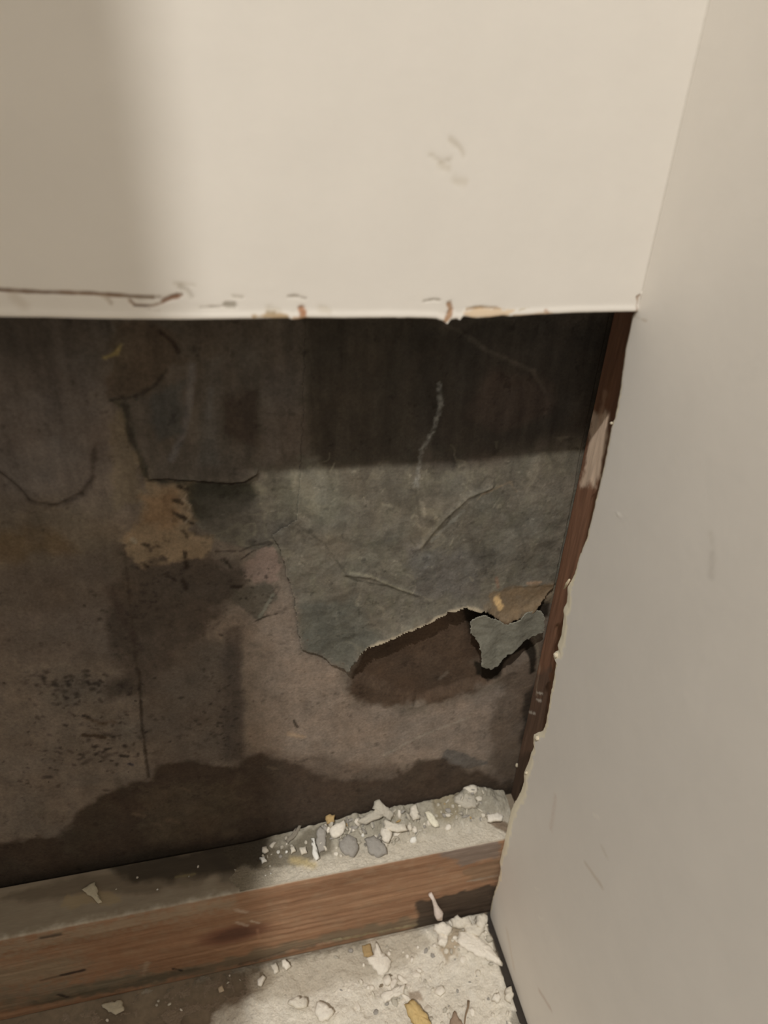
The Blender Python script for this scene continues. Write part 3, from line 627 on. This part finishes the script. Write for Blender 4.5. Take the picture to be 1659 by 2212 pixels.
qe.poly([(975, 2005), (1000, 2010), (1000, 2050), (965, 2080), (950, 2060)], (150, 124, 88), .6, 4, 2, 4, 4)
qe.poly([(880, 2145), (905, 2140), (915, 2165), (885, 2165)], (150, 128, 106), .7, 2, 1)
qe.poly([(1100, 2180), (1120, 2180), (1140, 2230), (1100, 2230)], (130, 124, 112), .7, 3, 2)
P = np.stack([X, Yg, H+.0001], -1)
fdst = grid('plaster_dust', P, qe.C, M_DUST, keep=(H > .00016))
props(fdst, 'pale plaster dust spread over the floor in front of the timber plate', 'dust', kind='stuff')

# ------------------------------------------------------------------ chips and slivers, each one loose
CM = {}
def cmat(c):
    if c not in CM: CM[c] = material('plaster_chunk', color=c, rough=.93, spec=.1, nscale=500, namp=.10, bump=.6, bscale=500, bdist=.0008)
    return CM[c]
def prism(pts, thick, seed, taper=.8, rough=.25):
    """irregular slab from a 2-D outline (metres), broken edges"""
    rr = random.Random(seed); n = len(pts); bm = bmesh.new()
    dense = []
    for i in range(n):
        a, b = pts[i], pts[(i+1) % n]
        L = math.hypot(b[0]-a[0], b[1]-a[1]); k = max(1, min(6, int(L/.0016)))
        for j in range(k):
            t = j/k; dense.append((a[0]+(b[0]-a[0])*t+rr.uniform(-1, 1)*L/k*.30*(j > 0), a[1]+(b[1]-a[1])*t+rr.uniform(-1, 1)*L/k*.30*(j > 0)))
    cxx = sum(p[0] for p in dense)/len(dense); cyy = sum(p[1] for p in dense)/len(dense)
    rings = []
    for zz, k in ((0, .94), (.45, 1.03), (1, taper)):
        rings.append([bm.verts.new((cxx+(p[0]-cxx)*k*(1+rr.uniform(-.03, .03)), cyy+(p[1]-cyy)*k*(1+rr.uniform(-.03, .03)), thick*zz*(1+rr.uniform(-rough, rough)*.6))) for p in dense])
    m_ = len(dense)
    for r0, r1 in zip(rings, rings[1:]):
        for i in range(m_): bm.faces.new((r0[i], r0[(i+1) % m_], r1[(i+1) % m_], r1[i]))
    inner = [bm.verts.new((cxx+(p.co.x-cxx)*.45, cyy+(p.co.y-cyy)*.45, thick*(1.08+rr.uniform(-rough, rough)*.35))) for p in rings[-1]]
    for i in range(m_): bm.faces.new((rings[-1][i], rings[-1][(i+1) % m_], inner[(i+1) % m_], inner[i]))
    ct = bm.verts.new((cxx, cyy, thick*1.02)); cb = bm.verts.new((cxx, cyy, 0))
    for i in range(m_):
        bm.faces.new((inner[i], inner[(i+1) % m_], ct)); bm.faces.new((rings[0][(i+1) % m_], rings[0][i], cb))
    bmesh.ops.recalc_face_normals(bm, faces=bm.faces)
    for f in bm.faces: f.smooth = True
    me = bpy.data.meshes.new('chip'); bm.to_mesh(me); bm.free(); return me
def base_z(x, y, where):
    if where == 'plate': return HP+float(heap(np.array([[x]]), np.array([[y]]))[0, 0])
    b = float(drift(np.array([[x]]), np.array([[y]]))[0, 0])
    return b
def chip(name, px, where, z, thick, c, label, cat, seed=1, tilt=(0, 0), group=None, taper=.85):
    w = ats(px, 2, z); c0 = w.mean(0)
    me = prism([(p[0]-c0[0], p[1]-c0[1]) for p in w], thick, seed, taper)
    o = link(name, me, cmat(c)); o.location = (c0[0], c0[1], z-thick*.5)
    o.rotation_euler = (tilt[0], tilt[1], 0)
    return props(o, label, cat, group)
W1, W2, W3, GY, TAN = (230, 221, 205), (216, 207, 190), (188, 180, 164), (160, 154, 145), (184, 156, 110)
FZ = .0026
chip('plaster_chip', [(812, 2035), (822, 2052), (846, 2075), (838, 2098), (822, 2106), (806, 2092), (790, 2072), (806, 2064)], 'floor', .0045, .003, W1, 'pointed white plaster chip lying flat on the floor, below the middle of the timber plate', 'plaster chip', 1, (.06, .1))
chip('wood_chip', [(782, 2042), (800, 2038), (806, 2066), (786, 2066)], 'floor', .0038, .0018, (172, 146, 104), 'small tan square chip touching the pointed white chip on the floor', 'wood chip', 2)
chip('plaster_slab', [(990, 2016), (1010, 2012), (1040, 2030), (1062, 2046), (1086, 2076), (1084, 2082), (1060, 2072), (1030, 2064), (1000, 2048), (986, 2038)], 'floor', .0085, .0035, W1, 'long white wedge of plaster on the floor pointing at the foot of the right wall', 'plaster chunk', 3, (.1, .12))
chip('plaster_chunk', [(938, 1996), (960, 1992), (978, 2004), (968, 2020), (945, 2014), (936, 2006)], 'floor', .0095, .006, W1, 'white lump of plaster below the thin white sliver, left of the corner pile', 'plaster chunk', 4, (.2, -.1))
chip('plaster_chunk', [(946, 2022), (962, 2020), (966, 2036), (960, 2046), (944, 2040)], 'floor', .0075, .005, W1, 'small white lump on the floor just under the larger lump left of the corner', 'plaster chunk', 5, (-.1, .2))
chip('plaster_chunk', [(1026, 1978), (1040, 1973), (1050, 1978), (1050, 1992), (1040, 2008), (1026, 1996)], 'floor', .0125, .007, W2, 'pale block in the very corner, against the end of the timber plate', 'plaster chunk', 6, (.2, .1))
chip('plaster_chunk', [(972, 1985), (985, 1978), (1000, 1983), (1012, 1980), (1018, 1996), (1000, 2002), (980, 2000)], 'floor', .012, .006, W2, 'ridge-shaped pale chunk on the floor, between the white lump and the corner block', 'plaster chunk', 7, (.15, 0))
chip('plaster_chunk', [(1000, 2000), (1030, 1998), (1048, 2010), (1036, 2022), (1010, 2018)], 'floor', .0105, .005, W2, 'flat pale chunk on the floor, behind the long white wedge', 'plaster chunk', 8)
chip('plaster_chip', [(820, 2150), (860, 2130), (876, 2126), (872, 2146), (845, 2156), (832, 2166)], 'floor', .0045, .003, W1, 'flat white plaster chip on the floor, just above-left of the yellow fragment', 'plaster chip', 9)
chip('plaster_chip', [(684, 2164), (700, 2166), (722, 2186), (708, 2204), (690, 2204), (680, 2190)], 'floor', .0062, .005, W1, 'rounded white plaster lump near the front of the floor, right of a low flat one', 'plaster chip', 10)
chip('plaster_chip', [(624, 2160), (640, 2154), (664, 2158), (662, 2174), (640, 2178), (622, 2168)], 'floor', .0055, .004, W2, 'low flat pale lump on the floor, left of the rounded white lump', 'plaster chip', 11)
chip('yellow_fragment', [(872, 2172), (888, 2160), (904, 2172), (920, 2190), (932, 2212), (905, 2232), (888, 2205)], 'floor', .0075, .0055, (206, 178, 124), 'yellowish chunky fragment in the plaster dust on the floor near the bottom of the view', 'fragment', 12, (.1, .15))
chip('wood_chip', [(982, 2184), (996, 2205), (1008, 2232), (970, 2232), (972, 2205)], 'floor', .0050, .0025, (160, 138, 118), 'brownish triangular wood chip in the dust, right of the yellowish fragment', 'wood chip', 13)
chip('plaster_chip', [(608, 2076), (616, 2072), (628, 2088), (618, 2096), (610, 2088)], 'floor', .0050, .0035, W1, 'small bright chip on the floor close under the front of the timber plate', 'plaster chip', 14)
chip('plaster_chip', [(584, 2086), (596, 2080), (602, 2098), (592, 2104)], 'floor', .0035, .0028, W2, 'dull pale chip on the floor next to the small bright chip under the plate', 'plaster chip', 15)
chip('plaster_chip', [(556, 2118), (568, 2106), (574, 2112), (564, 2130), (557, 2128)], 'floor', .0040, .003, W1, 'narrow white chip alone on the bare brown part of the floor', 'plaster chip', 16)
chip('plaster_chip', [(470, 2135), (480, 2128), (484, 2140), (474, 2144)], 'floor', .0030, .002, (206, 186, 158), 'small tan-white crumb on the bare brown floor, left of the narrow white chip', 'plaster chip', 17)
chip('plaster_chip', [(1066, 2150), (1078, 2144), (1082, 2158), (1074, 2166), (1062, 2160)], 'floor', .0055, .0045, W1, 'white nugget on the floor near the dark gap at the right wall', 'plaster chip', 18)
chip('plaster_chip', [(1092, 2136), (1104, 2132), (1110, 2150), (1104, 2166), (1090, 2156)], 'floor', .006, .005, W2, 'pale lump against the foot of the right wall, below the dark bare patch', 'plaster chip', 19)
chip('plaster_flake', [(218, 2170), (262, 2160), (268, 2182), (250, 2192), (232, 2182)], 'floor', .0025, .0012, (196, 184, 160), 'pale triangular flake on the floor at the foot of the plate, far left', 'flake', 20)
# flakes lying on the plate
chip('plaster_flake', [(176, 1921), (186, 1916), (198, 1908), (206, 1904), (210, 1918), (212, 1934), (220, 1948), (212, 1952), (200, 1938), (186, 1928)], 'plate', HP+.0014, .0012, (196, 184, 158), 'torn cream paper flake on the shaded left part of the plate top', 'flake', 21)
def slab(name, px, z, thick, c, label, cat, seed, tilt=(0, 0)): return chip(name, px, 'plate', z, thick, c, label, cat, seed, tilt)
slab('paper_scrap', [(684, 1796), (690, 1788), (700, 1792), (704, 1812), (702, 1832), (690, 1838), (683, 1820)], HP+.0062, .0018, GY, 'upright grey paper scrap at the left end of the rubble on the plate', 'paper scrap', 30, (.5, .1))
slab('plaster_sliver', [(671, 1812), (678, 1810), (684, 1832), (690, 1852), (682, 1856), (676, 1848)], HP+.0050, .0025, (236, 232, 222), 'bright white rod-like sliver leaning left of the grey paper scrap', 'sliver', 31, (.1, .1))
slab('plaster_chip', [(711, 1792), (722, 1782), (744, 1772), (746, 1786), (738, 1800), (722, 1806), (713, 1800)], HP+.0085, .0035, W1, 'cream squarish chip on the plate rubble, right of the grey paper scrap', 'plaster chip', 32, (.3, 0))
slab('plasterboard_piece', [(732, 1818), (748, 1804), (768, 1810), (774, 1828), (764, 1846), (746, 1844), (734, 1832)], HP+.0055, .0035, GY, 'blue-grey board piece at the front of the rubble, left of a similar one', 'board piece', 33, (.25, .1))
slab('plasterboard_piece', [(788, 1812), (808, 1806), (830, 1822), (836, 1842), (812, 1848), (796, 1838)], HP+.0050, .0032, GY, 'blue-grey board piece at the front of the rubble, the right one of two', 'board piece', 34, (.2, -.1))
slab('plasterboard_piece', [(770, 1770), (798, 1756), (812, 1748), (834, 1745), (836, 1760), (812, 1768), (790, 1776)], HP+.0130, .0030, W3, 'long grey board splinter slanting up at the back of the plate rubble', 'board piece', 35, (.3, -.15))
slab('plasterboard_piece', [(806, 1734), (816, 1728), (832, 1740), (852, 1750), (846, 1766), (824, 1756), (804, 1746)], HP+.0150, .0030, W3, 'grey spike of board standing highest at the back of the rubble', 'board piece', 36, (.6, .1))
slab('plasterboard_piece', [(828, 1772), (850, 1780), (878, 1782), (880, 1792), (858, 1796), (830, 1788)], HP+.0110, .0030, W2, 'pale rod with a knobbed end, lying across the middle of the rubble', 'board piece', 37, (.1, 0))
slab('plaster_chip', [(820, 1792), (836, 1784), (846, 1800), (838, 1818), (824, 1812)], HP+.0090, .0045, W1, 'whitish lump in the rubble above the right blue-grey board piece', 'plaster chip', 38, (.1, .2))
slab('plaster_sliver', [(916, 1756), (926, 1752), (940, 1764), (949, 1782), (940, 1784), (926, 1774)], HP+.0075, .0022, (236, 228, 204), 'bright cream leaf-shaped sliver on the plate, right of the rubble heap', 'sliver', 39, (.15, .1))
slab('plaster_chip', [(1000, 1702), (1014, 1696), (1030, 1698), (1030, 1710), (1014, 1712), (1002, 1708)], HP+.0160, .0040, W2, 'pale block topping the rubble near the stud', 'plaster chip', 40, (.2, 0))
slab('plasterboard_piece', [(980, 1722), (1000, 1710), (1026, 1718), (1030, 1740), (1005, 1742), (982, 1732)], HP+.0125, .0040, W3, 'broad grey piece under the pale block at the right end of the rubble', 'board piece', 41, (.35, .05))
slab('plaster_chip', [(884, 1744), (896, 1736), (902, 1750), (906, 1764), (892, 1768), (884, 1758)], HP+.0125, .0040, W2, 'grey-white chunk at the back of the plate, left of the cream leaf-shaped sliver', 'plaster chip', 42, (.3, .1))
slab('plaster_chip', [(1050, 1762), (1076, 1756), (1088, 1762), (1084, 1772), (1054, 1774)], HP+.0080, .0030, W1, 'pale bar of plaster on the plate touching the right wall edge', 'plaster chip', 43)
slab('wood_chip', [(703, 1762), (712, 1758), (724, 1760), (722, 1772), (706, 1776)], HP+.0115, .0040, TAN, 'small tan chip at the back of the rubble on the plate', 'wood chip', 44, (.3, 0))
slab('plaster_sliver', [(581, 1828), (592, 1818), (598, 1820), (588, 1832)], HP+.0030, .0016, W1, 'thin white sliver at the far left end of the plate rubble', 'sliver', 45)
slab('plaster_chip', [(566, 1832), (576, 1829), (581, 1838), (572, 1843), (566, 1840)], HP+.0032, .0026, W1, 'round white crumb below the thin sliver at the left end of the rubble', 'plaster chip', 46)
slab('plaster_chip', [(560, 1854), (572, 1851), (577, 1860), (566, 1865)], HP+.0030, .0026, (236, 232, 222), 'lowest bright white crumb at the left end, near the front edge of the plate', 'plaster chip', 47)
slab('plaster_sliver', [(616, 1814), (632, 1798), (648, 1780), (652, 1784), (638, 1806), (622, 1820)], HP+.0050, .0014, (140, 132, 118), 'dull grey long sliver sloping up at the left end of the rubble', 'sliver', 48, (.2, 0))
slab('plaster_chip', [(626, 1832), (636, 1828), (639, 1838), (629, 1844)], HP+.0040, .0024, W2, 'pale crumb between the dull grey sliver and the bright rod', 'plaster chip', 49)
slab('plaster_chip', [(646, 1832), (662, 1830), (664, 1842), (652, 1846)], HP+.0038, .0028, W2, 'pale wedge-shaped crumb directly left of the bright rod', 'plaster chip', 50)

# the sliver leaning on the front of the plate, a flared foot in the dust
def tube(name, pts, radii, mat_, seed=1, seg=8):
    rr = random.Random(seed); bm = bmesh.new(); rings = []
    pts = [Vector(p) for p in pts]
    for i, (p, r) in enumerate(zip(pts, radii)):
        d = (pts[min(i+1, len(pts)-1)]-pts[max(i-1, 0)]).normalized(); a = d.orthogonal().normalized(); b = d.cross(a)
        rings.append([bm.verts.new(p+(a*math.cos(t)+b*math.sin(t))*r*(1+rr.uniform(-.15, .15))) for t in [k*2*math.pi/seg for k in range(seg)]])
    for r0, r1 in zip(rings, rings[1:]):
        for i in range(seg): bm.faces.new((r0[i], r0[(i+1) % seg], r1[(i+1) % seg], r1[i]))
    bm.faces.new(rings[0][::-1]); bm.faces.new(rings[-1])
    bmesh.ops.recalc_face_normals(bm, faces=bm.faces)
    for f in bm.faces: f.smooth = True
    me = bpy.data.meshes.new(name); bm.to_mesh(me); bm.free(); return link(name, me, mat_)
yb = YF-.0022
o = tube('plaster_sliver', [at(930, 1932, 1, yb), at(936, 1942, 1, yb), at(940, 1954, 1, yb-.0006), at(944, 1964, 1, yb-.001), at(947, 1972, 1, yb-.0014), at(949, 1982, 1, yb-.0018)], [.0014, .0013, .0016, .0022, .0034, .0026], cmat((222, 208, 196)), 5, 10)
props(o, 'pinkish-white splinter with a flared foot, leaning on the front of the plate near the corner', 'sliver')
o = tube('twig', [at(1012, 2162, 2, .0046), at(1011, 2176, 2, .0044), at(1006, 2192, 2, .0040), at(1003, 2214, 2, .0038)], [.0010, .0008, .0006, .0005], cmat((140, 120, 98)), 6, 7)
props(o, 'thin grey-brown twig in the dust, right of the brownish triangular chip', 'twig')
# nuggets clinging to the broken edge of the right wall
for (x, y, r, lab) in [(1201, 1415, .0013, 'round white plaster bead stuck on the broken right wall edge at flap height'),
                       (1161, 1594, .0014, 'cream ring-like nub stuck on the broken right wall edge above the rubble'),
                       (1137, 1669, .0009, 'small white nub on the right wall edge just above the rubble'),
                       (1116, 1653, .0010, 'pale spindle-shaped crumb hanging on the stud near its foot'),
                       (1321, 914, .0006, 'tiny white nub on the right wall edge beside the pale smear on the stud')]:
    c = at(x, y, 0, -.0002) if 'stud near' not in lab else at(x, y, 0, SX-.0006)
    bm = bmesh.new(); bmesh.ops.create_icosphere(bm, subdivisions=3, radius=r)
    for v in bm.verts:
        n = fbm(np.array([v.co.x*1000+x]), np.array([v.co.y*1000+v.co.z*1700]), 1.1, 3)[0]; v.co *= 1+.3*n
        if 'spindle' in lab: v.co.z *= 1.9; v.co.x *= .8
    for f in bm.faces: f.smooth = True
    me = bpy.data.meshes.new('plaster_nub'); bm.to_mesh(me); bm.free()
    o = link('plaster_nub', me, cmat((206, 194, 170))); o.location = c
    props(o, lab, 'plaster nub')
# gypsum tongue peeling off the edge
o = tube('plaster_sliver', [at(1230, 1252, 0, -.0008), at(1224, 1262, 0, .0004), at(1218, 1272, 0, .0010)], [.0005, .0008, .0003], cmat((206, 190, 160)), 8, 7)
props(o, 'thin cream splinter sticking out of the right wall edge, above the flap', 'sliver')

# ---- small crumbs: eight shapes, copied one by one
rr = random.Random(77); protos = []
for k in range(10):
    n = rr.randint(5, 7); el = rr.uniform(.45, 1)
    pts = [(.001*rr.uniform(.7, 1.2)*math.cos(2*math.pi*i/n), .001*el*rr.uniform(.7, 1.2)*math.sin(2*math.pi*i/n)) for i in range(n)]
    protos.append([prism(pts, rr.uniform(.0006, .0013), 100+k, rr.uniform(.6, .9), .3) for _ in range(1)][0])
tones = [(W1, 3), (W2, 3), (W3, 3), (GY, 2), ((236, 232, 222), 1), (TAN, 1)]
bag = [c for c, n in tones for _ in range(n)]
variants = {}
def variant(k, c):
    if (k, c) not in variants:
        me = protos[k].copy(); me.materials.clear(); me.materials.append(cmat(c)); variants[(k, c)] = me
    return variants[(k, c)]
def crumb(x, y, where, size, c, label, group, tall=1):
    me = variant(rr.randrange(10), c)
    o = bpy.data.objects.new('plaster_crumb', me); SC.collection.objects.link(o)
    z = base_z(x, y, where)
    o.location = (x, y, z-.0002*size); o.scale = (size, size*rr.uniform(.7, 1.2), size*tall*rr.uniform(.8, 1.3))
    o.rotation_euler = (rr.uniform(-.5, .5), rr.uniform(-.5, .5), rr.uniform(0, 6.28))
    props(o, label, 'plaster crumb', group)
def inrow(n, x0, x1, f0, f1, s0, s1, label, group, long=0):
    for i in range(n):
        x = rr.uniform(x0, x1); t = rr.uniform(f0, f1); y = YF+.002+t*(BK-YF-.006)
        crumb(x, y, 'plate', rr.uniform(s0, s1)*(1 if rr.random() < .8 else 1.5), rr.choice(bag), label, group, rr.choice([.8, 1, 1.6]))
inrow(14, -.150, -.118, .35, .95, .7, 1.6, 'small pale crumb in the sparse left tail of the plate rubble', 'crumbs in the left tail of the rubble')
inrow(62, -.118, -.055, .30, .98, .9, 2.6, 'small plaster crumb in the thick middle of the plate rubble', 'crumbs in the middle of the rubble')
inrow(34, -.055, -.002, .40, .98, .7, 2.0, 'small plaster crumb in the plate rubble close to the stud', 'crumbs in the rubble by the stud')
inrow(12, -.250, -.150, .1, .9, .4, .8, 'tiny speck of plaster on the shaded left part of the plate', 'specks on the left part of the plate')
def shard(x, y, c, label, group):
    me = variant(rr.randrange(10), c); o = bpy.data.objects.new('plaster_shard', me); SC.collection.objects.link(o)
    L = rr.uniform(1.6, 3.6); o.scale = (L, L*rr.uniform(.25, .45), L*rr.uniform(.3, .5))
    up_ = rr.uniform(-1.1, .3); o.rotation_euler = Euler((rr.uniform(-.6, .6), up_, rr.uniform(0, 6.28)))
    o.location = (x, y, base_z(x, y, 'plate')+abs(math.sin(up_))*L*.0006); props(o, label, 'plaster shard', group)
for i in range(46):
    shard(rr.uniform(-.112, -.052), YF+rr.uniform(.40, .92)*(BK-YF), rr.choice([GY, GY, W3, W3, W2]), 'grey splinter of board in the thick middle of the plate rubble', 'splinters in the middle of the rubble')
for i in range(22):
    shard(rr.uniform(-.040, -.002), YF+rr.uniform(.45, .9)*(BK-YF), rr.choice([GY, W3, W2]), 'grey splinter of board in the plate rubble next to the stud', 'splinters in the rubble by the stud')
for i in range(110):
    x = rr.uniform(-.115, -.010); y = rr.uniform(-.062, YF-.004)
    crumb(x, y, 'floor', rr.uniform(.7, 2.1)*(1 if rr.random() < .85 else 1.5), rr.choice([W1, W1, W2, W2, W3, GY]), 'small plaster crumb in the dust on the floor right of the middle', 'crumbs on the right half of the floor')
for i in range(26):
    x = rr.uniform(-.120, -.015); y = rr.uniform(-.060, -.012)
    crumb(x, y, 'floor', rr.uniform(2.2, 4.6), rr.choice([W1, W1, W2]), 'larger flat plaster flake half sunk in the dust on the floor', 'flat flakes in the floor dust', .55)
for i in range(34):
    x = rr.uniform(-.040, -.006); y = rr.uniform(-.012, YF-.003)
    crumb(x, y, 'floor', rr.uniform(1.2, 3.0), rr.choice([W1, W1, W2, W3]), 'plaster crumb in the small pile in the floor corner', 'crumbs piled in the floor corner')
for i in range(26):
    x = rr.uniform(-.30, -.118); y = rr.uniform(-.03, YF-.004)
    crumb(x, y, 'floor', rr.uniform(.5, 1.3), rr.choice([W1, W2, W3]), 'small crumb on the left half of the floor in front of the plate', 'crumbs on the left half of the floor')
